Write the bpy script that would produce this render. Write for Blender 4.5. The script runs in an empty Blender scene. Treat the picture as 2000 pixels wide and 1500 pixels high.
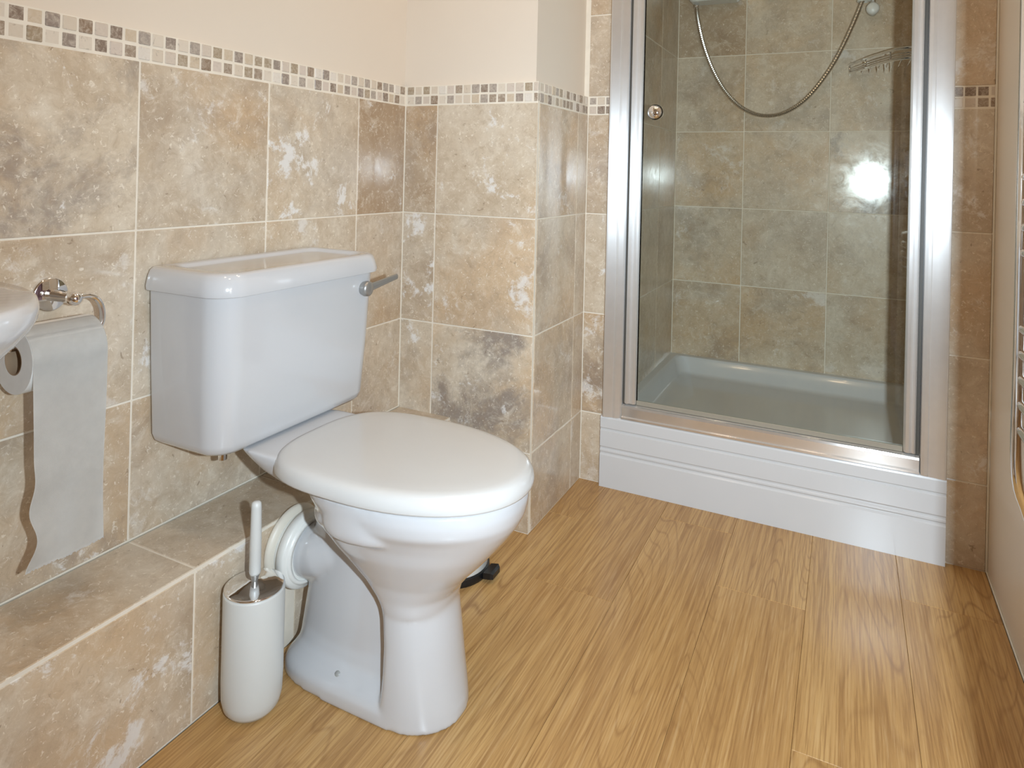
import bpy, bmesh, math, random
from mathutils import Vector, Matrix
random.seed(7)
C = bpy.context.scene.collection
S = bpy.context.scene
# ------------------------------------------------------------------ camera
CAM = Vector((1.1562, 0.0, 0.9471))
YAW, PITCH, ROLL = -0.4579, 0.0034, 0.024
fwd = Vector((math.sin(YAW)*math.cos(PITCH), math.cos(YAW)*math.cos(PITCH), math.sin(PITCH)))
right = Vector((math.cos(YAW), -math.sin(YAW), 0)); up = right.cross(fwd)
r2 = math.cos(ROLL)*right + math.sin(ROLL)*up
u2 = -math.sin(ROLL)*right + math.cos(ROLL)*up
cd = bpy.data.cameras.new('camera'); cam = bpy.data.objects.new('camera', cd); C.objects.link(cam)
cd.sensor_width = 36; cd.lens = 1335.8/2000*36; cd.shift_y = -(750-333.1)/2000; cd.clip_start = 0.02
m = Matrix((r2, u2, -fwd)).transposed().to_4x4(); m.translation = CAM; cam.matrix_world = m
S.camera = cam
# ------------------------------------------------------------------ world, lights, exposure
w = bpy.data.worlds.new('world'); S.world = w; w.use_nodes = True
w.node_tree.nodes['Background'].inputs[0].default_value = (1, 0.93, 0.84, 1)
w.node_tree.nodes['Background'].inputs[1].default_value = 0.0
S.view_settings.view_transform = 'Standard'; S.view_settings.look = 'None'
S.view_settings.exposure = -1.07; S.view_settings.gamma = 1; S.view_settings.use_curve_mapping = False
def area(name, loc, target, sx, sy, power, col, shape='RECTANGLE'):
    l = bpy.data.lights.new(name, 'AREA'); l.shape = shape; l.size = sx; l.size_y = sy; l.energy = power; l.color = col
    o = bpy.data.objects.new(name, l); C.objects.link(o); o.location = loc
    d = Vector(target) - Vector(loc); o.rotation_euler = d.to_track_quat('-Z', 'Y').to_euler(); return o
flash = area('camera_flash_offscreen', (1.303, 0.07, 0.955), (0.95, 2.0, 0.62), 0.036, 0.026, 50.0, (0.75, 0.89, 1.0))
flash.data.spread = math.radians(144)
# four identical warm ceiling downlights (their highlights show on the toilet lid and cistern lid)
for i, p in enumerate([(0.50, 0.50), (1.00, 0.50), (0.50, 1.35), (1.00, 1.35)]):
    area('ceiling_downlight_%d_offscreen' % (i+1), (p[0], p[1], 2.285), (p[0], p[1], 0), 0.09, 0.09, 3.6, (1.0, 0.72, 0.47), 'DISK')
# ------------------------------------------------------------------ node helpers
def srgb(r, g, b):
    f = lambda c: (c/255/12.92) if c/255 <= 0.04045 else ((c/255+0.055)/1.055)**2.4
    return (f(r), f(g), f(b), 1)
class NT:
    def __init__(s, name):
        s.m = bpy.data.materials.new(name); s.m.use_nodes = True; s.t = s.m.node_tree
        s.b = s.t.nodes['Principled BSDF']
    def n(s, typ, **kw):
        nd = s.t.nodes.new(typ)
        for k, v in kw.items(): setattr(nd, k, v)
        return nd
    def l(s, a, b): s.t.links.new(a, b)
    def noise(s, vec, scale, detail=4, rough=0.55, dist=0.0):
        nd = s.n('ShaderNodeTexNoise'); nd.inputs['Scale'].default_value = scale
        nd.inputs['Detail'].default_value = detail; nd.inputs['Roughness'].default_value = rough
        nd.inputs['Distortion'].default_value = dist; s.l(vec, nd.inputs['Vector']); return nd.outputs['Fac']
    def ramp(s, fac, stops):
        nd = s.n('ShaderNodeValToRGB'); e = nd.color_ramp.elements
        while len(e) < len(stops): e.new(0.5)
        for el, (p, c) in zip(e, stops): el.position = p; el.color = c if len(c) == 4 else (*c, 1)
        s.l(fac, nd.inputs[0]); return nd.outputs[0]
    def gray(s, fac, a, b, va=0.0, vb=1.0):
        if a > b: a, b, va, vb = b, a, vb, va
        return s.ramp(fac, [(a, (va, va, va, 1)), (b, (vb, vb, vb, 1))])
    def mix(s, fac, a, b, mode='MIX'):
        nd = s.n('ShaderNodeMix', data_type='RGBA', blend_type=mode)
        for i, v in ((0, fac), (6, a), (7, b)):
            if hasattr(v, 'is_linked') or hasattr(v, 'links'): s.l(v, nd.inputs[i])
            else: nd.inputs[i].default_value = v
        return nd.outputs[2]
    def math(s, op, a, b=0.0):
        nd = s.n('ShaderNodeMath', operation=op)
        for i, v in ((0, a), (1, b)):
            if hasattr(v, 'links'): s.l(v, nd.inputs[i])
            else: nd.inputs[i].default_value = v
        return nd.outputs[0]
    def coords(s, scale=(1, 1, 1), rnd=37.0):
        tc = s.n('ShaderNodeTexCoord'); oi = s.n('ShaderNodeObjectInfo')
        mp = s.n('ShaderNodeMapping'); mp.inputs['Scale'].default_value = scale
        s.l(tc.outputs['Object'], mp.inputs['Vector'])
        cx = s.n('ShaderNodeCombineXYZ')
        s.l(s.math('MULTIPLY', oi.outputs['Random'], rnd), cx.inputs[0])
        s.l(s.math('MULTIPLY', oi.outputs['Random'], rnd*1.7), cx.inputs[1])
        s.l(s.math('MULTIPLY', oi.outputs['Random'], rnd*2.3), cx.inputs[2])
        va = s.n('ShaderNodeVectorMath', operation='ADD'); s.l(mp.outputs[0], va.inputs[0]); s.l(cx.outputs[0], va.inputs[1])
        return va.outputs[0], oi
    def bump(s, h, strength=0.2, dist=0.002):
        nd = s.n('ShaderNodeBump'); nd.inputs['Strength'].default_value = strength; nd.inputs['Distance'].default_value = dist
        s.l(h, nd.inputs['Height']); s.l(nd.outputs[0], s.b.inputs['Normal'])
    def base(s, v):
        if hasattr(v, 'links'): s.l(v, s.b.inputs['Base Color'])
        else: s.b.inputs['Base Color'].default_value = v
def plain(name, col, rough=0.4, metal=0.0, coat=0.0, var=0.04, scale=8, spec=0.5, bump=0.0):
    t = NT(name); v, oi = t.coords()
    n = t.noise(v, scale, 5)
    lo = tuple(c*(1-var) for c in col[:3])+(1,); hi = tuple(min(1, c*(1+var)) for c in col[:3])+(1,)
    t.base(t.ramp(n, [(0.3, lo), (0.7, hi)]))
    t.b.inputs['Roughness'].default_value = rough; t.b.inputs['Metallic'].default_value = metal
    t.b.inputs['Coat Weight'].default_value = coat; t.b.inputs['Coat Roughness'].default_value = 0.05
    t.b.inputs['Specular IOR Level'].default_value = spec
    if bump: t.bump(t.noise(v, scale*25, 3), bump, 0.001)
    return t.m
# ---- travertine: object colour carries (brown, grey, white) amounts of that single stone
def make_travertine():
    t = NT('travertine'); v, oi = t.coords()
    sp = t.n('ShaderNodeSeparateColor'); t.l(oi.outputs['Color'], sp.inputs[0])
    br, gr, wh = sp.outputs[0], sp.outputs[1], sp.outputs[2]
    cl = t.noise(v, 4.0, 8, 0.62, 0.25); wm_ = t.noise(v, 2.6, 5, 0.6, 0.3); gn = t.noise(v, 4.6, 9, 0.70, 0.3)
    grain = t.noise(v, 36, 10, 0.78, 0.6); spk = t.noise(v, 125, 5, 0.62, 0.9); wd = t.noise(v, 6.5, 10, 0.72, 0.35); pit = t.noise(v, 52, 6, 0.62, 0.6)
    mid = t.noise(v, 13, 9, 0.72, 1.1)
    base = t.ramp(cl, [(0.30, srgb(190, 170, 145)), (0.45, srgb(208, 192, 170)), (0.58, srgb(216, 203, 184)), (0.72, srgb(196, 177, 152))])
    base = t.mix(t.math('MULTIPLY', t.gray(wm_, 0.48, 0.64), 0.65), base, srgb(208, 174, 134))
    base = t.mix(t.math('MULTIPLY', t.gray(gn, 0.49, 0.62), gr), base, srgb(150, 138, 128))
    bm = t.math('MULTIPLY', t.gray(cl, 0.25, 0.75, 1.0, 0.5), br)
    base = t.mix(bm, base, srgb(158, 130, 100))
    base = t.mix(t.math('MULTIPLY', t.gray(mid, 0.46, 0.34), 0.45), base, srgb(174, 152, 128))
    base = t.mix(t.math('MULTIPLY', t.gray(mid, 0.55, 0.68), 0.5), base, srgb(228, 217, 200))
    base = t.mix(t.math('MULTIPLY', t.gray(grain, 0.48, 0.30), 0.55), base, srgb(164, 142, 118))
    base = t.mix(t.math('MULTIPLY', t.gray(grain, 0.52, 0.70), 0.55), base, srgb(232, 222, 206))
    base = t.mix(t.math('MULTIPLY', t.gray(t.math('ADD', wd, t.math('MULTIPLY', t.math('SUBTRACT', grain, 0.5), 0.30)), 0.585, 0.64), wh), base, srgb(232, 230, 228))
    base = t.mix(t.math('MULTIPLY', t.gray(spk, 0.60, 0.66), 0.62), base, srgb(240, 231, 216))
    base = t.mix(t.math('MULTIPLY', t.gray(pit, 0.345, 0.30), 0.6), base, srgb(136, 114, 92))
    t.base(base)
    rr = t.gray(grain, 0.3, 0.7, 0.32, 0.45); t.l(rr, t.b.inputs['Roughness'])
    n3, n5 = pit, grain
    t.b.inputs['Specular IOR Level'].default_value = 0.25
    t.b.inputs['Coat Weight'].default_value = 0.65; t.l(t.gray(mid, 0.35, 0.65, 0.07, 0.17), t.b.inputs['Coat Roughness'])
    t.bump(t.mix(0.5, n3, n5), 0.05, 0.002)
    return t.m
def make_mosaic():
    t = NT('mosaic_stone'); v, oi = t.coords()
    n = t.noise(v, 130, 6, 0.7, 0.8); n2 = t.noise(v, 60, 5, 0.65, 1.5)
    c = t.mix(t.gray(n, 0.42, 0.66, 0, 0.62), oi.outputs['Color'], srgb(215, 203, 188))
    c = t.mix(t.gray(n2, 0.40, 0.28, 0, 0.45), c, srgb(104, 86, 72))
    t.base(c); t.b.inputs['Roughness'].default_value = 0.34; t.bump(n, 0.12, 0.001)
    return t.m
def make_oak():
    t = NT('oak_laminate'); v, oi = t.coords((1, 1, 1))
    def sc(a, b):
        mp = t.n('ShaderNodeMapping'); mp.inputs['Scale'].default_value = (a, b, 1); t.l(v, mp.inputs['Vector']); return mp.outputs[0]
    broad = t.noise(sc(5.5, 0.60), 1.0, 1.4, 0.45, 0.25)
    rings = t.math('ABSOLUTE', t.math('SINE', t.math('MULTIPLY', broad, 120.0)))
    fine = t.noise(sc(300, 7.0), 1.0, 4, 0.6); mid = t.noise(sc(60, 1.4), 1.0, 5, 0.65); lum = t.noise(sc(9, 0.8), 1.0, 4, 0.6, 0.3)
    big = t.noise(sc(5, 1.1), 1.0, 2, 0.5)
    c = t.ramp(lum, [(0.30, srgb(178, 136, 82)), (0.52, srgb(192, 151, 96)), (0.72, srgb(202, 163, 107))])
    gate = t.gray(big, 0.38, 0.60, 0.30, 1.0)
    c = t.mix(t.math('MULTIPLY', t.gray(rings, 0.40, 0.03, 0, 0.58), gate), c, srgb(138, 96, 54))
    c = t.mix(t.gray(mid, 0.54, 0.34, 0, 0.55), c, srgb(152, 111, 66))
    c = t.mix(t.gray(fine, 0.50, 0.38, 0, 0.55), c, srgb(144, 103, 60))
    c = t.mix(t.gray(fine, 0.55, 0.66, 0, 0.35), c, srgb(214, 180, 132))
    t.base(c); t.b.inputs['Roughness'].default_value = 0.28; t.b.inputs['Specular IOR Level'].default_value = 0.42
    t.bump(t.mix(0.5, fine, rings), 0.05, 0.001)
    return t.m
def metal_aniso(name, col, rough, tang):
    t = NT(name); v, oi = t.coords()
    n = t.noise(v, 30, 3); t.base(t.ramp(n, [(0.3, tuple(x*0.96 for x in col[:3])+(1,)), (0.7, col)]))
    b = t.b; b.inputs['Metallic'].default_value = 0.8; b.inputs['Roughness'].default_value = rough
    b.inputs['Anisotropic'].default_value = 0.92
    cx = t.n('ShaderNodeCombineXYZ')
    for i in range(3): cx.inputs[i].default_value = tang[i]
    t.l(cx.outputs[0], b.inputs['Tangent']); return t.m
def make_glass():
    m = bpy.data.materials.new('door_glass'); m.use_nodes = True; t = m.node_tree; t.nodes.clear()
    out = t.nodes.new('ShaderNodeOutputMaterial'); tr = t.nodes.new('ShaderNodeBsdfTransparent'); gl = t.nodes.new('ShaderNodeBsdfGlossy')
    mx = t.nodes.new('ShaderNodeMixShader'); fr = t.nodes.new('ShaderNodeFresnel'); fr.inputs[0].default_value = 1.45
    tr.inputs[0].default_value = (0.965, 0.97, 0.945, 1); gl.inputs[0].default_value = (0.9, 0.95, 0.93, 1); gl.inputs['Roughness'].default_value = 0.0
    nz = t.nodes.new('ShaderNodeTexNoise'); nz.inputs['Scale'].default_value = 25; nz.inputs['Detail'].default_value = 6
    rp = t.nodes.new('ShaderNodeMapRange'); rp.inputs[1].default_value = 0.45; rp.inputs[2].default_value = 0.75; rp.inputs[3].default_value = 0.008; rp.inputs[4].default_value = 0.05
    t.links.new(nz.outputs['Fac'], rp.inputs[0]); t.links.new(rp.outputs[0], gl.inputs['Roughness'])
    t.links.new(fr.outputs[0], mx.inputs[0]); t.links.new(tr.outputs[0], mx.inputs[1]); t.links.new(gl.outputs[0], mx.inputs[2]); t.links.new(mx.outputs[0], out.inputs[0])
    return m
M = {}
M['trav'] = make_travertine(); M['mosaic'] = make_mosaic(); M['oak'] = make_oak(); M['glass'] = make_glass()
M['grout'] = plain('grout', srgb(232, 223, 208), 0.75, var=0.05, scale=30)
M['paint'] = plain('cream_paint', srgb(226, 214, 199), 0.36, var=0.012, scale=3, bump=0.02)
M['ceiling'] = plain('ceiling_paint', srgb(240, 234, 224), 0.8)
M['porcelain'] = plain('white_porcelain', srgb(201, 201, 203), 0.12, coat=0.6, var=0.01)
M['seat'] = plain('white_seat_plastic', srgb(206, 205, 203), 0.2, coat=0.3, var=0.01)
M['acrylic'] = plain('white_acrylic', srgb(206, 206, 207), 0.16, coat=0.3, var=0.01)
M['plastic'] = plain('white_plastic', srgb(232, 231, 226), 0.33, var=0.02)
M['oldplastic'] = plain('ivory_plastic', srgb(222, 214, 200), 0.42, var=0.05)
M['brushplastic'] = plain('brush_white_plastic', srgb(210, 212, 210), 0.38, var=0.01)
M['paper'] = plain('tissue_paper', srgb(228, 227, 224), 0.95, var=0.03, scale=60, spec=0.1, bump=0.25)
M['chrome'] = plain('chrome', (0.86, 0.86, 0.87, 1), 0.05, 1.0, var=0.01)
M['satin'] = plain('satin_chrome', (0.40, 0.40, 0.39, 1), 0.38, 0.75, var=0.03)
M['hose'] = plain('hose_metal', (0.62, 0.59, 0.54, 1), 0.25, 1.0, var=0.05)
M['alu'] = metal_aniso('polished_aluminium', (0.86, 0.86, 0.86, 1), 0.42, (1, 0, 0))
M['alubar'] = metal_aniso('polished_aluminium_bar', (0.84, 0.82, 0.80, 1), 0.16, (0, 0, 1))
M['seal'] = plain('clear_seal', srgb(150, 142, 128), 0.3, var=0.02)
M['dark'] = plain('dark_gap', srgb(70, 66, 60), 0.5)
M['black'] = plain('black_plastic', srgb(24, 25, 28), 0.35, var=0.02)
M['towel'] = plain('mauve_towel', srgb(132, 104, 106), 0.95, var=0.15, scale=120, spec=0.1, bump=0.6)
M['rubber'] = plain('grey_cap', srgb(165, 165, 162), 0.4)
M['silicone'] = plain('white_sealant', srgb(226, 220, 206), 0.4, var=0.02)
M['card'] = plain('cardboard_core', srgb(150, 128, 104), 0.9)
# ------------------------------------------------------------------ mesh helpers
def link(name, me, mat, parent=None, loc=(0, 0, 0), smooth=False, kind=None):
    if mat and not me.materials: me.materials.append(M[mat])
    if smooth:
        for p in me.polygons: p.use_smooth = True
    o = bpy.data.objects.new(name, me); C.objects.link(o); o.location = loc
    if parent: o.parent = parent
    if kind: o['kind'] = kind
    return o
def thing(name, label, cat, loc=(0, 0, 0), group=None):
    o = bpy.data.objects.new(name, None); C.objects.link(o); o.location = loc; o.empty_display_size = 0.05
    o['label'] = label; o['category'] = cat
    if group: o['group'] = group
    return o
def tag(o, label, cat, group=None):
    o['label'] = label; o['category'] = cat
    if group: o['group'] = group
    return o
def bm_mesh(bm, name):
    bmesh.ops.recalc_face_normals(bm, faces=bm.faces); me = bpy.data.meshes.new(name); bm.to_mesh(me); bm.free(); return me
def add_box(bm, c, s):
    r = bmesh.ops.create_cube(bm, size=1.0)
    for v in r['verts']: v.co = Vector((v.co.x*s[0]+c[0], v.co.y*s[1]+c[1], v.co.z*s[2]+c[2]))
    return r['verts']
def box_mesh(s, bev=0.0, seg=1, name='box', c=(0, 0, 0)):
    bm = bmesh.new(); add_box(bm, c, s)
    if bev: bmesh.ops.bevel(bm, geom=bm.edges[:], offset=bev, segments=seg, profile=0.5, affect='EDGES')
    return bm_mesh(bm, name)
def box_between(a, b, bev=0.0, seg=1):
    c = [(a[i]+b[i])/2 for i in range(3)]; s = [abs(b[i]-a[i]) for i in range(3)]
    return box_mesh(s, bev, seg, c=c)
def loft_bm(bm, rings, cap0=True, cap1=True):
    rows = [[bm.verts.new(p) for p in r] for r in rings]; n = len(rows[0])
    for a, b in zip(rows, rows[1:]):
        for i in range(n): bm.faces.new((a[i], a[(i+1) % n], b[(i+1) % n], b[i]))
    if cap0: bm.faces.new(list(reversed(rows[0])))
    if cap1: bm.faces.new(rows[-1])
def loft(rings, name='loft', cap0=True, cap1=True):
    bm = bmesh.new(); loft_bm(bm, rings, cap0, cap1); return bm_mesh(bm, name)
def lathe(profile, n=48, axis='Z', name='lathe'):
    rings = []
    for r, h in profile:
        ring = []
        for i in range(n):
            a = 2*math.pi*i/n; x, y = r*math.cos(a), r*math.sin(a)
            ring.append({'Z': (x, y, h), 'X': (h, x, y), 'Y': (x, h, y)}[axis])
        rings.append(ring)
    return loft(rings, name)
def catmull(pts, k=8, closed=False):
    P = [Vector(p) for p in pts]; out = []; n = len(P)
    for i in range(n if closed else n-1):
        if closed: a, b, c, d = P[(i-1) % n], P[i], P[(i+1) % n], P[(i+2) % n]
        else: a, b, c, d = P[max(i-1, 0)], P[i], P[i+1], P[min(i+2, n-1)]
        for j in range(k):
            t = j/k
            out.append(0.5*((2*b)+(-a+c)*t+(2*a-5*b+4*c-d)*t*t+(-a+3*b-3*c+d)*t**3))
    if not closed: out.append(P[-1])
    return out
def tube_bm(bm, path, rad, n=12, closed=False):
    path = [Vector(p) for p in path]; m_ = len(path); rings = []
    nrm = None
    for i, p in enumerate(path):
        if closed: t = (path[(i+1) % m_]-path[i-1]).normalized()
        else: t = (path[min(i+1, m_-1)]-path[max(i-1, 0)]).normalized()
        if nrm is None:
            nrm = t.orthogonal().normalized()
        nrm = (nrm - t*nrm.dot(t)).normalized(); bn = t.cross(nrm)
        r = rad(i/(m_-1)) if callable(rad) else rad
        rings.append([p + r*(math.cos(2*math.pi*j/n)*nrm + math.sin(2*math.pi*j/n)*bn) for j in range(n)])
    if closed: rings.append(rings[0])
    if closed:
        rows = [[bm.verts.new(p) for p in r] for r in rings[:-1]]
        for a in range(len(rows)):
            A, B = rows[a], rows[(a+1) % len(rows)]
            for i in range(n): bm.faces.new((A[i], A[(i+1) % n], B[(i+1) % n], B[i]))
    else: loft_bm(bm, rings)
def tube(path, rad, n=12, closed=False, name='tube'):
    bm = bmesh.new(); tube_bm(bm, path, rad, n, closed); return bm_mesh(bm, name)
def sup(n, cx, cy, a_neg, a_pos, b, z, ex=2.0, ex_neg=None):
    """plan outline, x along the thing (a_neg to the back, a_pos to the front), half width b"""
    out = []; ex_neg = ex_neg or ex
    for i in range(n):
        t = 2*math.pi*i/n; c, s = math.cos(t), math.sin(t)
        e = ex if c >= 0 else ex_neg
        x = math.copysign(abs(c)**(2/e), c)*(a_pos if c >= 0 else a_neg); y = math.copysign(abs(s)**(2/e), s)*b
        out.append((cx+x, cy+y, z))
    return out
def rrect(x0, x1, y0, y1, r, z, k=8):
    out = []
    rs = r if isinstance(r, (tuple, list)) else (r, r, r, r)     # corners: (x1,y1) (x0,y1) (x0,y0) (x1,y0)
    for (cx, cy, rr, a0) in ((x1-rs[0], y1-rs[0], rs[0], 0), (x0+rs[1], y1-rs[1], rs[1], 90), (x0+rs[2], y0+rs[2], rs[2], 180), (x1-rs[3], y0+rs[3], rs[3], 270)):
        for i in range(k+1):
            a = math.radians(a0+90*i/k); out.append((cx+rr*math.cos(a), cy+rr*math.sin(a), z))
    return out
def evaluated(o, name):
    dg = bpy.context.evaluated_depsgraph_get(); me = bpy.data.meshes.new_from_object(o.evaluated_get(dg)); me.name = name; return me
# ------------------------------------------------------------------ the setting
T = 0.308
ZT, ZM, ZL = 1.1897, 1.1343, 0.2643
Y1, Y2, Y3, YB = 0.8121, 1.1203, 1.4300, 1.6392
XB, XJ, YS, XF, YD, XL, XR, XG = 0.4207, 0.1094, 2.0206, 0.497, 2.8674, 0.5047, 1.4784, 1.3875
XSR = 1.400; YREAR = -1.25; H = 2.30; LX = 0.176; P = 0.014
def struct(name, a, b, mat='paint'):
    return link(name, box_between(a, b), mat, kind='structure')
floor = struct('floor', (-0.1, YREAR-0.1, -0.12), (XR+0.1, 3.0, -0.008), 'grout')
ceiling = struct('ceiling', (-0.1, YREAR-0.1, H), (XR+0.1, 3.0, H+0.1), 'ceiling')
wall_left = struct('wall_left', (-0.12, YREAR-0.1, 0), (-P, YB+P, H))
wall_boxing = struct('wall_boxing', (-0.12, YB+P, 0), (XB-P, 3.0, H))
wall_sl = struct('wall_shower_left', (XB-P, YS+P, 0), (XL-0.0013, 3.0, H), 'grout')
wall_sb = struct('wall_shower_back', (XL-P, YD+0.0013, 0), (XR+0.1, 3.0, H), 'grout')
wall_sr = struct('wall_shower_right', (XSR+0.0013, YS+P, 0), (XR+0.1, YD+P, H), 'grout')
wall_right = struct('wall_right', (XR, YREAR-0.1, 0), (XR+0.1, YS+P, H))
wall_rear = struct('wall_rear', (-P, YREAR-0.1, 0), (XR, YREAR, H))
wall_ledge = struct('wall_ledge', (-P, YREAR, 0), (LX-0.0013, YB+P, ZL-0.0013), 'grout')
_tc = {}
def tile_mesh(s, bev, key):
    k = (round(s[0], 4), round(s[1], 4), round(s[2], 4), key)
    if k not in _tc: _tc[k] = box_mesh(s, bev, 1, 'tile_'+key); _tc[k].materials.append(M['trav' if key == 'stone' else 'mosaic'])
    return _tc[k]
def put_tile(parent, axis, val, sgn, u0, u1, v0, v1, gap=0.0034, key='stone', th=0.011, col=None, name='tile'):
    """tile face at axis=val, facing sgn; u is the other horizontal axis (or x,y when axis is z)"""
    du, dv = u1-u0-gap, v1-v0-gap
    cu, cv, ca = (u0+u1)/2, (v0+v1)/2, val-sgn*th/2
    if axis == 'x': s, c = (th, du, dv), (ca, cu, cv)
    elif axis == 'y': s, c = (du, th, dv), (cu, ca, cv)
    else: s, c = (du, dv, th), (cu, cv, ca)
    o = link(name, tile_mesh(s, 0.0011 if key == 'stone' else 0.0020, key), None, parent, c)
    o.color = (*col, 1) if col else (random.uniform(0, .25), random.uniform(.2, .7), random.uniform(.2, .7), 1)
    return o
def grout_slab(parent, a, b): link('grout', box_between(a, b), 'grout', parent)
DARKS = [(140, 118, 98), (154, 136, 118), (162, 150, 140), (146, 132, 122), (160, 142, 118), (132, 114, 100)]
LIGHTS = [(212, 198, 180), (220, 208, 192), (202, 184, 160), (224, 216, 206), (208, 194, 182), (206, 192, 178)]
def mosaic(parent, axis, val, sgn, u0, u1, start=0, rev=False):
    p = 0.0268; n = int(math.ceil((u1-u0)/p - 0.25)); zr = [(ZM+ZT)/2, ZT-0.001]; h = (ZT-ZM)/2
    for i in range(n):
        a, b = u0+i*p, min(u0+(i+1)*p, u1)
        if rev: a, b = u1-(i+1)*p, u1-i*p
        if rev and a < u0: a = u0
        for j in range(2):
            dark = (i+j+start) % 2 == 0
            if random.random() < 0.13: dark = not dark
            c = srgb(*random.choice(DARKS if dark else LIGHTS))
            jit = random.uniform(-0.0012, 0.0006)
            put_tile(parent, axis, val+sgn*jit, sgn, a, b, ZM+j*h+0.001, ZM+(j+1)*h, 0.0023, 'mosaic', 0.010, c[:3], 'mosaic_tile')
Z = [ZL, ZM-2*T, ZM-T, ZM]
# wall_left
grout_slab(wall_left, (-P, YREAR, ZL-P), (-0.0012, YB+P, ZT))
ycols = [Y1-4*T, Y1-3*T, Y1-2*T, Y1-T, Y1, Y2, Y3, YB]
ctl = {(2, 3): (.05, .75, .95), (2, 4): (.30, .35, .45), (2, 5): (.18, .30, .85), (2, 6): (.95, .8, .9), (1, 3): (.25, .25, .35), (1, 4): (.2, .2, .8),
       (1, 5): (.3, .2, .5), (1, 6): (.35, .2, .3), (0, 3): (.3, .6, .9), (0, 4): (.3, .5, .3), (0, 5): (.3, .5, .2), (0, 6): (.3, .3, .3)}
for i in range(7):
    if ycols[i+1] < -0.5: continue
    for j in range(3): put_tile(wall_left, 'x', 0, 1, ycols[i], ycols[i+1], Z[j], Z[j+1], col=ctl.get((j, i)))
mosaic(wall_left, 'x', 0, 1, 0.22, YB-0.002, 1, rev=True)
# ledge: top and face tiles
LB = 1.034
for i in range(7):
    a, b = ycols[i], ycols[i+1]
    if b < -0.5: continue
    put_tile(wall_ledge, 'z', ZL, 1, 0.002, LX, a, b, col=(.2, .25, .3))
for a, b in ((Y1-4*T, Y1-3*T), (Y1-3*T, Y1-2*T), (Y1-2*T, Y1-T), (Y1-T, Y1), (Y1, LB-0.014), (LB+0.014, Y3), (Y3, YB)):
    put_tile(wall_ledge, 'x', LX, 1, a, b, 0.001, ZL-0.0055, col=(.16, .15, .75))
# boxing front (faces the camera) and its side return
RZ = [0.0, ZM-3*T, ZM-2*T, ZM-T, ZM]
grout_slab(wall_boxing, (-P, YB+0.0012, 0), (XB-0.0012, YB+P, ZT))
grout_slab(wall_boxing, (XB-P, YB+P, 0), (XB-0.0012, YS+P, ZT))
cb = {(3, 0): (.55, .55, .0), (3, 1): (.08, .12, .75), (2, 0): (.35, .3, .8), (2, 1): (.12, .2, .6), (1, 0): (.15, .5, .8), (1, 1): (.08, .95, .75)}
for j in range(4):
    put_tile(wall_boxing, 'y', YB, -1, 0.0, XJ, RZ[j], RZ[j+1], col=cb.get((j, 0)))
    put_tile(wall_boxing, 'y', YB, -1, XJ, XB, RZ[j], RZ[j+1], gap=0.0028, col=cb.get((j, 1)))
    put_tile(wall_boxing, 'x', XB, 1, YB+0.011, 1.937, RZ[j], RZ[j+1], col=(.25, .5, .5))
    put_tile(wall_boxing, 'x', XB, 1, 1.937, YS, RZ[j], RZ[j+1], col=(.25, .3, .4))
mosaic(wall_boxing, 'y', YB, -1, 0.003, XB, 1)
mosaic(wall_boxing, 'x', XB, 1, YB+0.011, YS-0.002, 0)
# shower front, left strip
grout_slab(wall_sl, (XB-P, YS+0.0012, 0), (XL-0.0012, YS+P, H))
UP = [ZT, ZM+T+0.001, ZM+2*T, ZM+3*T, H]
cs = {3: (.62, .55, .3), 2: (.15, .15, .85), 1: (.5, 1.0, .55), 0: (.22, .1, .2)}
for j in range(4): put_tile(wall_sl, 'y', YS, -1, XB, XL, RZ[j], RZ[j+1], col=cs[j])
for j in range(4): put_tile(wall_sl, 'y', YS, -1, XB, XL, UP[j], UP[j+1], col=(.42, .4, .3))
mosaic(wall_sl, 'y', YS, -1, XB+0.002, XL, 1)
# shower front, right strip
grout_slab(wall_sr, (XSR-0.02, YS+0.0012, 0), (XR, YS+P, H))
for j in range(4): put_tile(wall_sr, 'y', YS, -1, XSR-0.018, XR-0.003, RZ[j], RZ[j+1], col=(.15, .05, .6))
for j in range(4): put_tile(wall_sr, 'y', YS, -1, XSR-0.018, XR-0.003, UP[j], UP[j+1], col=(.12, .05, .4))
mosaic(wall_sr, 'y', YS, -1, XSR-0.018, XR-0.003, 1)
# shower interior
SZ = [ZM-3*T, ZM-2*T, ZM-T, ZM, ZM+T, ZM+2*T, ZM+3*T, H]
XA, XC = 0.7753, 1.0873
xs = [XL, XA, XC, XSR]
for i in range(3):
    for j in range(7):
        c = (.85, .6, .3) if (i, j) == (0, 4) else (.05, .9, .5) if (i, j) == (2, 2) else (.3, .55, .3) if (i, j) == (0, 0) else (random.uniform(.05, .2), random.uniform(.3, .6), random.uniform(.2, .5))
        put_tile(wall_sb, 'y', YD, -1, xs[i], xs[i+1], SZ[j], SZ[j+1], col=c)
ysh = [YS+P, 2.29, 2.598, YD-0.003]
for i in range(3):
    for j in range(7):
        put_tile(wall_sl, 'x', XL, 1, ysh[i], ysh[i+1], SZ[j], SZ[j+1], col=(.2, .35, .3))
        put_tile(wall_sr, 'x', XSR, -1, ysh[i], ysh[i+1], SZ[j], SZ[j+1], col=(.2, .35, .3))
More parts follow.
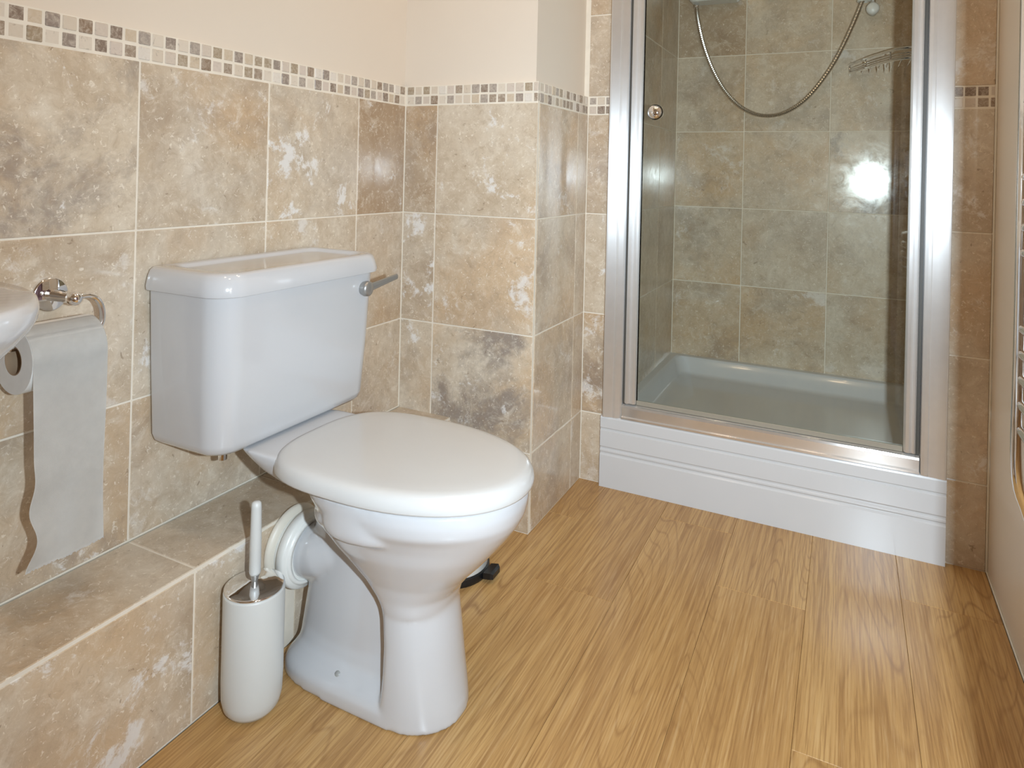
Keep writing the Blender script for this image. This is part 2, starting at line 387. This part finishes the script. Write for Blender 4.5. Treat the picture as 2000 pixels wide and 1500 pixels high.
# oak planks
PW = 0.1925; x0 = 0.5115
ends = {0: 1.472, -1: 1.780, 1: 0.62, 2: 1.650, 3: 1.238, 4: 1.8, -2: 1.3}
for k in range(-2, 5):
    a, b = x0+k*PW, x0+(k+1)*PW
    a, b = max(a, LX), min(b, XR-0.003)
    if b-a < 0.02: continue
    e = ends[k]; ys = sorted([e, e-1.285, e+1.285, e-2.57])
    edges = [YREAR] + [y for y in ys if YREAR+0.05 < y < YS-0.02] + [YS+0.002 if b > XB+0.05 else YB]
    for c, d in zip(edges, edges[1:]):
        me = box_mesh((b-a-0.0005, d-c-0.0005, 0.009), 0.0006, 1, 'plank'); link('plank', me, 'oak', floor, ((a+b)/2, (c+d)/2, -0.0045))
# sealant beads
link('trim_1', box_between((XR-0.004, YREAR, 0.0), (XR, YS, 0.004), 0.0015), 'silicone', kind='structure')
link('trim_2', box_between((XR-0.005, YS-0.004, 0.0), (XR, YS, H), 0.0015), 'silicone', kind='structure')
link('trim_3', box_between((0.0, YREAR, ZL), (0.0035, YB, ZL+0.0035), 0.0012), 'silicone', kind='structure')

# ------------------------------------------------------------------ toilet
YT = 1.042
toilet = thing('toilet', 'white close-coupled toilet with closed lid standing against the tiled ledge', 'toilet', (0, 0, 0))
def build_pan():
    bm = bmesh.new(); n = 64
    # bowl
    B = [(.404, .270, .672, .160), (.385, .285, .676, .162), (.366, .300, .673, .158), (.350, .318, .666, .151), (.330, .335, .652, .140), (.305, .358, .632, .130),
         (.275, .385, .606, .114), (.245, .410, .577, .099), (.215, .432, .553, .089), (.19, .444, .545, .084)]
    loft_bm(bm, [sup(n, b+max(.035, (f-b)*kk), YT, max(.035, (f-b)*kk), (f-b)-max(.035, (f-b)*kk), w_, z, 2.1, 2.6 if z > .36 else 3.6) for z, b, f, w_, kk in [(*q, .42 if q[0] > .36 else .33) for q in reversed(B)]])
    # rim band, standing proud towards the back
    loft_bm(bm, [sup(n, .44, YT, .105-o, .125-o, .1635-o, z, 2.2, 2.8) for z, o in ((.338, .012), (.342, .003), (.352, .0), (.404, .002))])
    # front pedestal
    Q = [(.225, .430, .547, .082), (.205, .438, .545, .082), (.18, .446, .545, .083), (.13, .450, .553, .084), (.08, .450, .560, .086), (.03, .446, .569, .0875), (.0, .440, .573, .0885)]
    loft_bm(bm, [sup(n, b+.03, YT, .03, f-b-.03, w_, z, 2.05, 4.0) for z, b, f, w_ in reversed(Q)])
    # trap column
    K = [(.40, .20, .42, .060), (.34, .235, .47, .046), (.28, .243, .50, .040), (.2, .238, .50, .042), (.1, .222, .50, .046), (.03, .212, .50, .052), (.0, .205, .50, .055)]
    loft_bm(bm, [sup(n, (b+f)/2, YT, (f-b)/2, (f-b)/2, w_, z, 2.6) for z, b, f, w_ in reversed(K)])
    # foot
    F = [(.0, 0), (.022, .0005), (.032, .007), (.042, .020), (.056, .034), (.085, .044), (.12, .050)]
    loft_bm(bm, [sup(n, .44, YT, .235-o*.6, .132-o, .0895-o, z, 2.1, 4.0) for z, o in F])
    # deck carrying the cistern
    D = [(.335, .25, .34, .04), (.352, .23, .36, .075), (.372, .20, .38, .104), (.392, .165, .38, .120), (.412, .135, .36, .127), (.4275, .12, .30, .128)]
    loft_bm(bm, [sup(n, (b+f)/2, YT, (f-b)/2, (f-b)/2, w_, z, 3.0, 3.4) for z, b, f, w_ in D])
    # outlet horn
    tube_bm(bm, catmull([(.34, YT, .225), (.285, YT, .215), (.24, YT, .202), (.19, YT, .20)], 6), lambda t: .026+.026*min(1, t*2.0)**.6, 32)
    me = bm_mesh(bm, 'pan_raw'); o = bpy.data.objects.new('pan_raw', me); C.objects.link(o)
    r = o.modifiers.new('r', 'REMESH'); r.mode = 'VOXEL'; r.voxel_size = 0.0038; r.adaptivity = 0
    s = o.modifiers.new('s', 'SMOOTH'); s.factor = 0.6; s.iterations = 9
    out = evaluated(o, 'pan'); bpy.data.objects.remove(o)
    return out
pan = link('pan', build_pan(), 'porcelain', toilet, smooth=True)
link('screw_cap', lathe([(.001, .006), (.005, .005), (.008, .002), (.009, -.004)], 20), 'rubber', pan, (.352, YT-.064, .040), smooth=True)
# seat ring and lid
def seat_ring(off, z, xf=.682, xb=.212, w_=.170):
    return sup(72, .415, YT+.005, .415-xb-off, xf-.415-off, w_+.004-off, z, 2.15, 3.1)
link('seat', loft([seat_ring(.010, .4045), seat_ring(.006, .406), seat_ring(.005, .412), seat_ring(.010, .416)]), 'seat', toilet, smooth=True)
Lr = [(.004, .4065), (.0008, .4075), (0, .410), (.0003, .4165), (.002, .4235), (.0055, .4295), (.0105, .4335), (.017, .4357), (.026, .4368), (.05, .4375), (.09, .4380), (.14, .4382)]
link('lid', loft([seat_ring(o, z) for o, z in Lr]), 'seat', toilet, smooth=True)
# cistern
def cis(z, ex, wy, r, x0=.004):
    return rrect(x0, ex, YT+.009-wy, YT+.009+wy, (r*.8, .012, .012, r), z, 10)
cist = link('cistern', loft([cis(.428, .160, .178, .03, .02), cis(.431, .172, .193, .04, .012), cis(.438, .180, .202, .045, .006), cis(.450, .184, .206, .048), cis(.56, .191, .211, .050), cis(.72, .198, .217, .052)]), 'porcelain', toilet)
def clid():
    rings = [cis(.7165, .203, .222, .052), cis(.7185, .208, .226, .056), cis(.726, .209, .227, .056), cis(.744, .205, .223, .055), cis(.754, .201, .2185, .053), cis(.758, .196, .213, .050), cis(.759, .191, .206, .047)]
    def dish(z, dx, dy): return rrect(.016+dx*.6, .191-dx, YT+.009-.206+dy, YT+.009+.206-dy*.35, (.045, .02, .02, .045), z, 10)
    rings += [dish(.7585, .004, .022), dish(.756, .008, .030), dish(.752, .012, .036), dish(.7505, .018, .044)]
    return loft(rings)
link('cistern_lid', clid(), 'porcelain', toilet)
for nm in ('cistern', 'cistern_lid'):
    o = bpy.data.objects[nm]
    for p_ in o.data.polygons: p_.use_smooth = True
    o.data.set_sharp_from_angle(angle=math.radians(50)) if hasattr(o.data, 'set_sharp_from_angle') else None
lev = link('flush_lever', lathe([(.0001, .020), (.012, .020), (.0160, .017), (.0170, .010), (.0145, .0), (.012, -.012)], 28, 'X'), 'satin', toilet, (.196, 1.216, .684), smooth=True)
link('lever_arm', loft([[(.012+.004*math.cos(a)*1.0+.010*t, .0+.095*t, .016*t+(.0095-.003*t)*math.sin(a)) for a in [2*math.pi*i/12 for i in range(12)]] for t in (0, .15, .5, .9, .97, 1.0)]), 'satin', lev, smooth=True)
bpy.data.objects['lever_arm']['label'] = 'grey metal lever arm pointing to the boxed corner'
vl = link('inlet_fitting', lathe([(.0001, -.028), (.008, -.028), (.008, -.016), (.011, -.015), (.011, .002), (.0001, .004)], 12), 'chrome', toilet, (.118, YT-.128, .428))
# ------------------------------------------------------------------ waste connector
wc = thing('waste_connector', 'white plastic waste pipe connector between toilet pan and tiled ledge', 'pipe', (LX, YT-.004, .200))
link('sleeve', lathe([(.055, .0), (.062, .004), (.062, .05), (.0535, .052), (.0535, .0)], 48, 'X'), 'plastic', wc, smooth=True)
link('wall_flange', lathe([(.055, .0), (.074, .0), (.0755, .004), (.0735, .010), (.064, .014), (.055, .014)], 48, 'X'), 'oldplastic', wc, smooth=True)
link('collar', lathe([(.0535, .026), (.068, .026), (.0715, .029), (.0715, .041), (.069, .046), (.0535, .048)], 48, 'X'), 'plastic', wc, smooth=True)
# ------------------------------------------------------------------ brush and holder
BX, BY = .236, .886
hold = thing('brush_holder', 'white plastic toilet brush holder on the oak floor beside the toilet', 'brush holder', (BX, BY, 0))
link('canister', lathe([(.001, .0), (.030, .0), (.040, .004), (.047, .013), (.0505, .028), (.0515, .06), (.0515, .208), (.0505, .212), (.0495, .212), (.048, .205), (.048, .05), (.001, .02)], 56), 'brushplastic', hold, smooth=True)
tb = thing('toilet_brush', 'toilet brush with white stick handle and chrome lid standing in its holder', 'brush', (BX, BY, .212))
link('chrome_lid', lathe([(.0502, .0003), (.0505, .0028), (.0480, .0040), (.036, .0052), (.024, .0066), (.014, .0086), (.0085, .0105), (.0001, .0108)], 56), 'chrome', tb, smooth=True)
link('ferrule', lathe([(.0060, .008), (.0056, .013), (.0088, .022), (.0092, .026)], 24), 'satin', tb, smooth=True)
link('handle', lathe([(.0088, .022), (.0100, .026), (.0098, .08), (.0088, .140), (.0080, .146), (.005, .1485), (.0001, .149)], 24), 'brushplastic', tb, smooth=True)
link('bristle_head', lathe([(.004, .0), (.004, -.07), (.030, -.075), (.036, -.10), (.036, -.14), (.028, -.165), (.001, -.17)], 24), 'brushplastic', tb, smooth=True)
# ------------------------------------------------------------------ pedal bin behind the toilet
PBX, PBY = .322, 1.419
pb = thing('pedal_bin', 'small white pedal bin with black base and pedal behind the toilet', 'bin', (PBX, PBY, 0))
link('body', lathe([(.001, .014), (.083, .014), (.085, .018), (.085, .225), (.001, .225)], 48), 'plastic', pb, smooth=True)
bpy.data.objects['body'].data.set_sharp_from_angle(angle=math.radians(40))
link('bin_lid', lathe([(.087, .226), (.087, .238), (.075, .250), (.04, .259), (.001, .262)], 48), 'plastic', pb, smooth=True)
link('base_ring', lathe([(.001, .0), (.089, .0), (.0905, .006), (.0895, .016), (.083, .020), (.001, .020)], 48), 'black', pb)
def pedal():
    d = Vector((1.0, 0.03, 0)).normalized(); s_ = Vector((-d.y, d.x, 0)); rings = []
    for t, wd, z, th in ((.070, .014, .008, .006), (.088, .016, .008, .006), (.094, .022, .012, .010), (.112, .023, .015, .010), (.118, .018, .014, .007)):
        c = d*t; rings.append([c+s_*wd+Vector((0, 0, z+th)), c-s_*wd+Vector((0, 0, z+th)), c-s_*wd+Vector((0, 0, z-.004)), c+s_*wd+Vector((0, 0, z-.004))])
    return loft(rings)
link('pedal', pedal(), 'black', pb)
# ------------------------------------------------------------------ toilet roll and holder
RY0, RY1, RX, RZc = .578, .688, .066, .655
th_ = thing('toilet_roll_holder', 'chrome toilet roll holder with round plate on travertine wall', 'holder', (0, .664, .733))
link('wall_plate', lathe([(.0001, .0062), (.025, .0060), (.0275, .0045), (.028, .001), (.028, .0), (.0001, .0)], 40, 'X'), 'chrome', th_, smooth=True)
link('post', lathe([(.0105, .006), (.0095, .02), (.009, .055), (.0105, .060), (.0105, .072), (.006, .077), (.0001, .078)], 28, 'X'), 'chrome', th_, smooth=True)
link('arm', tube(catmull([(.066, 0, 0), (.066, .018, .002), (.066, .034, -.004), (.066, .044, -.020), (.066, .046, -.040), (.066, .040, -.054), (.066, .024, -.060), (.066, -.02, -.060), (.066, -.070, -.060), (.066, -.092, -.060)], 8), .0048, 14), 'chrome', th_, smooth=True)
roll = thing('toilet_roll', 'white toilet paper roll with long hanging torn sheet', 'toilet roll', (RX, RY0, RZc))
def rollmesh():
    L = RY1-RY0
    return lathe([(.0215, .0005), (.0220, .0), (.0490, .0), (.0495, .001), (.0495, L-.001), (.0490, L), (.0220, L), (.0215, L-.0005)], 64, 'Y')
rm = rollmesh(); bmx = bmesh.new(); bmx.from_mesh(rm)
bmesh.ops.delete(bmx, geom=[f for f in bmx.faces if len(f.verts) > 4], context='FACES'); bmx.to_mesh(rm); bmx.free()
link('paper_roll', rm, 'paper', roll); 
L_ = RY1-RY0
bmx = bmesh.new(); rings = [[(r*math.cos(2*math.pi*i/40), y, r*math.sin(2*math.pi*i/40)) for i in range(40)] for r, y in ((.0215, .0), (.0215, L_), (.0200, L_), (.0200, .0), (.0215, .0))]
loft_bm(bmx, rings, False, False); link('cardboard_core', bm_mesh(bmx, 'core'), 'card', roll, smooth=True)
def sheet():
    bm = bmesh.new(); nu, nv = 22, 70; top, bot = .0, .296; g = []
    rr = random.Random(3); tear = [rr.uniform(-.0015, .0015) for _ in range(nu*3+1)]; nu = nu*3
    for j in range(nv+9):
        row = []
        for i in range(nu+1):
            u = i/nu; y = u*L_
            if j < 9:
                a = math.radians(80-80*j/8*1.0); x, z = .0501*math.cos(a), .0501*math.sin(a)
            else:
                v = (j-8)/nv; z = -v*(bot+.004*(1-u)+(tear[i] if j == nv+8 else 0))
                lft = max(0, 1-u*1.4)
                x = .0501 + .004*math.sin(v*5+u*2)*v + lft*.007*math.sin(v*17-1.0)*max(0, v-.35) + .0018*math.sin(u*9+v*3)*v
                y = u*L_ + lft*(.009*math.sin(v*21.5-10.2)*max(0, v-.45)*1.6) + (1-u)*.007*v
            row.append(bm.verts.new((x, y, z)))
        g.append(row)
    for a, b in zip(g, g[1:]):
        for i in range(nu): bm.faces.new((a[i], a[i+1], b[i+1], b[i]))
    bmesh.ops.solidify(bm, geom=bm.faces[:], thickness=.0006)
    return bm_mesh(bm, 'sheet')
link('hanging_sheet', sheet(), 'paper', roll, smooth=True)
# ------------------------------------------------------------------ basin at the left wall
bs = thing('wash_basin', 'white porcelain wash basin fixed to the left wall near the toilet roll', 'basin', (0, .19, .80))
def basin():
    n = 72
    def R(k, z, ins=0.0): return sup(n, .20, 0, .20-ins if ins else .199, (.262-ins)*k, (.288-ins)*k, z, 2.7, 6)
    outer = [(.25, -.24), (.42, -.205), (.62, -.15), (.80, -.095), (.92, -.055), (.98, -.034), (1.0, -.022), (1.003, -.012), (.995, -.003), (.98, .0)]
    rings = [sup(n, .20, 0, .199, .262*k, .288*k, z, 2.7, 6) for k, z in outer]
    rings += [sup(n, .215, 0, .145*k, .200*k, .235*k, z, 2.4, 2.8) for k, z in ((1.0, -.001), (.97, -.006), (.93, -.02), (.84, -.06), (.68, -.105), (.40, -.135), (.08, -.145))]
    return loft(rings)
link('bowl', basin(), 'porcelain', bs, smooth=True)
link('drain', lathe([(.0001, .004), (.018, .004), (.022, .0), (.022, -.004)], 28), 'chrome', bs, (.215, 0, -.145), smooth=True)
tp = link('tap', lathe([(.0001, .11), (.014, .11), (.018, .10), (.018, .01), (.024, .004), (.024, -.002)], 28), 'chrome', bs, (.05, 0, .0), smooth=True)
link('spout', tube(catmull([(.0, 0, .07), (.05, 0, .085), (.10, 0, .08), (.115, 0, .06)], 6), .010, 14), 'chrome', tp, smooth=True)
# ------------------------------------------------------------------ shower tray and panel
tray = thing('shower_tray', 'white acrylic shower tray set between the travertine shower walls', 'shower tray', (0, 0, 0))
ZTR = .2137
def trayb():
    x0_, x1_, y0_, y1_ = XL-.012, XSR+.012, YS+.001, YD+.012
    rings = [rrect(x0_, x1_, y0_, y1_, .004, .09), rrect(x0_, x1_, y0_, y1_, .004, ZTR-.003), rrect(x0_+.002, x1_-.002, y0_+.002, y1_-.002, .004, ZTR)]
    for d, z, r in ((.030, ZTR, .02), (.036, ZTR-.002, .03), (.042, ZTR-.012, .035), (.058, ZTR-.055, .045), (.068, ZTR-.064, .05), (.09, ZTR-.067, .05)):
        rings.append(rrect(x0_+d, x1_-d, y0_+d+.03, y1_-d, r, z))
    return loft(rings)
link('tray_shell', trayb(), 'acrylic', tray, smooth=True); bpy.data.objects['tray_shell'].data.set_sharp_from_angle(angle=math.radians(35))
link('drain_cover', lathe([(.0001, .006), (.03, .005), (.04, .002), (.042, 0)], 36), 'chrome', tray, (.95, 2.17, ZTR-.067), smooth=True)
def panel_mesh():
    prof = [(YS-.0015, 0.0), (YS-.020, 0.0), (YS-.020, .096), (YS-.0165, .1005), (YS-.0165, .104), (YS-.0195, .108), (YS-.0195, .112), (YS-.0165, .1155), (YS-.0165, .119), (YS-.020, .1235), (YS-.020, .170), (YS-.0165, .173), (YS-.0165, .1765), (YS-.020, .180), (YS-.020, .208), (YS-.0185, .2125), (YS-.016, .2137), (YS-.0015, .2137)]
    return loft([[(x, y, z) for y, z in prof] for x in (.491, 1.388)])
link('front_panel', panel_mesh(), 'acrylic', tray)
# ------------------------------------------------------------------ shower enclosure
enc = thing('shower_enclosure', 'chrome framed shower enclosure with hinged clear glass door', 'shower enclosure', (0, 0, 0))
ZB, ZTOP = ZTR, 2.05
def extr(prof, z0, z1):   # profile in x,y extruded in z
    return loft([[(x, y, z) for x, y in prof] for z in (z0, z1)])
FY = YS-.001
left_ch = [(.497, FY), (.497, FY-.020), (.499, FY-.0235), (.503, FY-.0245), (.528, FY-.0165), (.530, FY-.0185), (.536, FY-.0185), (.5495, FY-.0135), (.5535, FY-.009), (.5540, FY+.02), (.520, FY+.02), (.520, FY)]
link('wall_channel', extr(left_ch, ZB, ZTOP), 'alu', enc)
right_ch = [(1.3875, FY), (1.3875, FY-.018), (1.3855, FY-.0225), (1.382, FY-.0235), (1.348, FY-.0190), (1.3455, FY-.0205), (1.3390, FY-.0200), (1.3320, FY-.0165), (1.3295, FY+.02), (1.3650, FY+.02), (1.3650, FY)]
link('wall_channel', extr(right_ch, ZB, ZTOP), 'alu', enc)
link('bottom_rail', loft([[(x, y, z) for y, z in ((FY+.025, .2145), (FY-.018, .2145), (FY-.018, .220), (FY-.012, .222), (FY-.012, .247), (FY-.010, .253), (FY-.003, .2565), (FY+.004, .257), (FY+.010, .250), (FY+.025, .248))] for x in (.5545, 1.3290)]), 'alubar', enc)
link('top_rail', box_between((.5545, FY-.016, 2.01), (1.3290, FY+.022, 2.05), .003, 2), 'alubar', enc)
link('seal_strip', box_between((.5545, FY-.002, .258), (.5610, FY+.012, 2.01)), 'dark', enc)
link('seal_strip', box_between((1.3215, FY-.002, .258), (1.3290, FY+.012, 2.01)), 'dark', enc)
door = link('door', extr([(.5625, FY+.014), (.5615, FY-.008), (.5665, FY-.0145), (.5730, FY-.0155), (.5770, FY-.010), (.5800, FY-.0105), (.5880, FY-.0135), (.5940, FY-.009), (.5955, FY+.0), (.5955, FY+.014)], .262, 2.005), 'alu', enc)
link('door_stile', extr([(1.3195, FY+.014), (1.3205, FY-.008), (1.3165, FY-.0135), (1.3110, FY-.0100), (1.3050, FY-.0140), (1.2980, FY-.0130), (1.2945, FY-.005), (1.2940, FY+.014)], .262, 2.005), 'alu', door)
link('glass_pane', box_between((.590, FY+.002, .270), (1.299, FY+.008, 2.0)), 'glass', door)
link('door_seal', box_between((.596, FY+.0005, .2575), (1.293, FY+.0095, .271), .001), 'seal', door)
kn = lathe([(.0001, -.034), (.010, -.033), (.018, -.029), (.0232, -.020), (.0240, -.013), (.021, -.006), (.012, -.001), (.008, .003)], 36, 'Y')
link('knob', kn, 'chrome', door, (.638, FY+.0, 1.137), smooth=True)
# ------------------------------------------------------------------ shower fittings
su = thing('electric_shower', 'white electric shower unit on the back wall of the shower', 'shower unit', (.655, YD, 1.652))
link('case', loft([rrect(-.085, .085, -.075, -.001, (.004, .004, .02, .02), 0.004), rrect(-.095, .095, -.083, -.001, (.004, .004, .024, .024), .012), rrect(-.097, .097, -.085, -.001, (.004, .004, .026, .026), .03), rrect(-.097, .097, -.085, -.001, (.004, .004, .026, .026), .30), rrect(-.090, .090, -.078, -.001, (.004, .004, .026, .026), .312)]), 'plastic', su)
dl = link('dial', lathe([(.0001, -.018), (.022, -.018), (.026, -.012), (.028, .0)], 32, 'Y'), 'plastic', su, (0, -.085, .15), smooth=True)
link('outlet', lathe([(.009, -.016), (.011, -.015), (.011, .006), (.001, .007)], 20), 'chrome', su, (-.070, -.040, .0), smooth=True)
hp = [(.585, 2.827, 1.645), (.5935, 2.825, 1.585), (.6175, 2.825, 1.4850), (.655, 2.825, 1.385), (.706, 2.826, 1.295), (.770, 2.826, 1.228), (.845, 2.826, 1.195), (.925, 2.826, 1.203), (1.005, 2.825, 1.257), (1.080, 2.822, 1.358), (1.138, 2.815, 1.475), (1.190, 2.805, 1.615), (1.212, 2.795, 1.71), (1.222, 2.785, 1.80)]
hpath = catmull(hp, 26)
link_h = link('shower_hose', tube(hpath, 0.0072, 12), 'hose', smooth=False)
bm = bmesh.new(); bm.from_mesh(link_h.data); bm.free()
def ribbed():
    b = bmesh.new(); k = [0]
    def rad(t): k[0] += 1; return .0084 if k[0] % 2 else .0072
    tube_bm(b, hpath, rad, 10); return bm_mesh(b, 'hose')
link_h.data = ribbed(); link_h.data.materials.append(M['hose'])
tag(link_h, 'grey ribbed metal shower hose hanging in a loop below the electric shower', 'shower hose')
rr_ = thing('riser_rail', 'chrome shower riser rail with round white bracket above the corner basket', 'shower rail', (1.222, YD, 1.58))
link('rail', tube([(0, -.045, .01), (0, -.045, .55)], .010, 20), 'chrome', rr_, smooth=True)
for z in (0.0, .56):
    b_ = link('bracket', lathe([(.0001, -.062), (.015, -.061), (.0205, -.057), (.0225, -.050), (.0225, -.036), (.018, -.031), (.014, -.020), (.018, -.001), (.0001, .0)], 32, 'Y'), 'plastic', rr_, (0, 0, z), smooth=True)
link('hose_ring', tube(catmull([(-.012+.019*math.cos(a)-.018, -.050+.019*math.sin(a), .030) for a in [2*math.pi*i/10 for i in range(10)]], 4, True), .0045, 10, True), 'plastic', rr_, smooth=True)
hs = link('handset', tube(catmull([(0, -.075, .20), (0, -.085, .28), (0, -.10, .36), (0, -.12, .40)], 6), .012, 16), 'plastic', rr_, smooth=True)
link('spray_head', lathe([(.0001, .02), (.02, .018), (.038, .0), (.038, -.012), (.0001, -.014)], 32), 'plastic', hs, (0, -.14, .405), smooth=True)
# corner basket
cbk = thing('corner_basket', 'chrome wire corner basket fixed inside the shower below the riser rail', 'soap basket', (XSR, YD, 1.349))
FR = catmull([(-.250, -.002, 0), (-.246, -.03, 0), (-.215, -.105, 0), (-.175, -.195, 0), (-.135, -.268, 0), (-.105, -.312, 0), (-.06, -.335, 0), (-.002, -.340, 0)], 5)
for z in (.0, .033):
    link('front_rail', tube([(p_.x, p_.y, z) for p_ in FR], .0045, 10), 'chrome', cbk, smooth=True)
for z in (.010, .018):
    link('guard_wire', tube([(p_.x+.002, p_.y+.002, z) for p_ in FR], .0020, 8), 'chrome', cbk, smooth=True)
for k_ in range(2, len(FR)-6, 3):
    p_ = FR[k_]; link('base_wire', tube([(p_.x, p_.y, 0), (p_.x, -.002, 0)], .002, 8), 'chrome', cbk, smooth=True)
for k_ in (3, 12, 21, 30):
    p_ = FR[k_]; link('upright', tube([(p_.x, p_.y, 0), (p_.x, p_.y, .033)], .0028, 8), 'chrome', cbk, smooth=True)
# ------------------------------------------------------------------ towel radiator on the right wall
rad_ = thing('towel_radiator', 'chrome ladder towel radiator on the cream right wall', 'radiator', (0, 0, 0))
YA, YBk = .40, 1.335
for yy in (YA, YBk):
    link('upright_tube', tube(catmull([(1.4775, yy, .285), (1.447, yy, .36), (1.424, yy, .43), (1.4085, yy, .50), (1.4085, yy, .70), (1.4085, yy, 1.1), (1.4085, yy, 1.5), (1.418, yy, 1.58), (1.44, yy, 1.63), (1.4775, yy, 1.675)], 6), .0125, 18), 'chrome', rad_, smooth=True)
    link('wall_mount', tube([(XR-.001, yy, .60), (1.4085, yy, .60)], .008, 12), 'chrome', rad_, smooth=True)
    vv = link('valve', tube([(XR-.001, yy+.12, .17), (1.452, yy+.12, .17)], .011, 14), 'chrome', rad_, smooth=True)
for z in [.56, .60, .64, .68, .72, .84, .88, .92, .96, 1.08, 1.12, 1.16, 1.20, 1.30, 1.34, 1.38, 1.42]:
    link('rail', tube(catmull([(1.4085, YA, z), (1.388, .47, z), (1.366, .56, z), (1.357, .68, z), (1.357, .84, z), (1.3685, .97, z), (1.3885, 1.10, z), (1.4065, 1.24, z), (1.4085, YBk, z)], 5), .008, 12), 'chrome', rad_, smooth=True)
tw = bmesh.new()
def towel():
    out_ = []
    zs = [.28, .5, .8, 1.1, 1.38, 1.435, 1.45]
    pts = [(1.338, .24), (1.3375, .5), (1.337, .9), (1.337, 1.3), (1.341, 1.42), (1.357, 1.438), (1.378, 1.42), (1.380, 1.1), (1.383, .75)]
    rings = []
    for x, z in pts:
        rings.append([(x+.0015*math.sin(40*y+z*3)+.003*abs((y-.70)/.24)**3, y, z) for y in [.45+.46*i/24 for i in range(25)]])
    b = bmesh.new(); rows = [[b.verts.new(p) for p in r] for r in rings]
    for a, c in zip(rows, rows[1:]):
        for i in range(24): b.faces.new((a[i], a[i+1], c[i+1], c[i]))
    bmesh.ops.solidify(b, geom=b.faces[:], thickness=.005); return bm_mesh(b, 'towel')
tw.free()
tag(link('towel', towel(), 'towel', smooth=True), 'mauve towel hanging over the chrome towel radiator', 'towel')
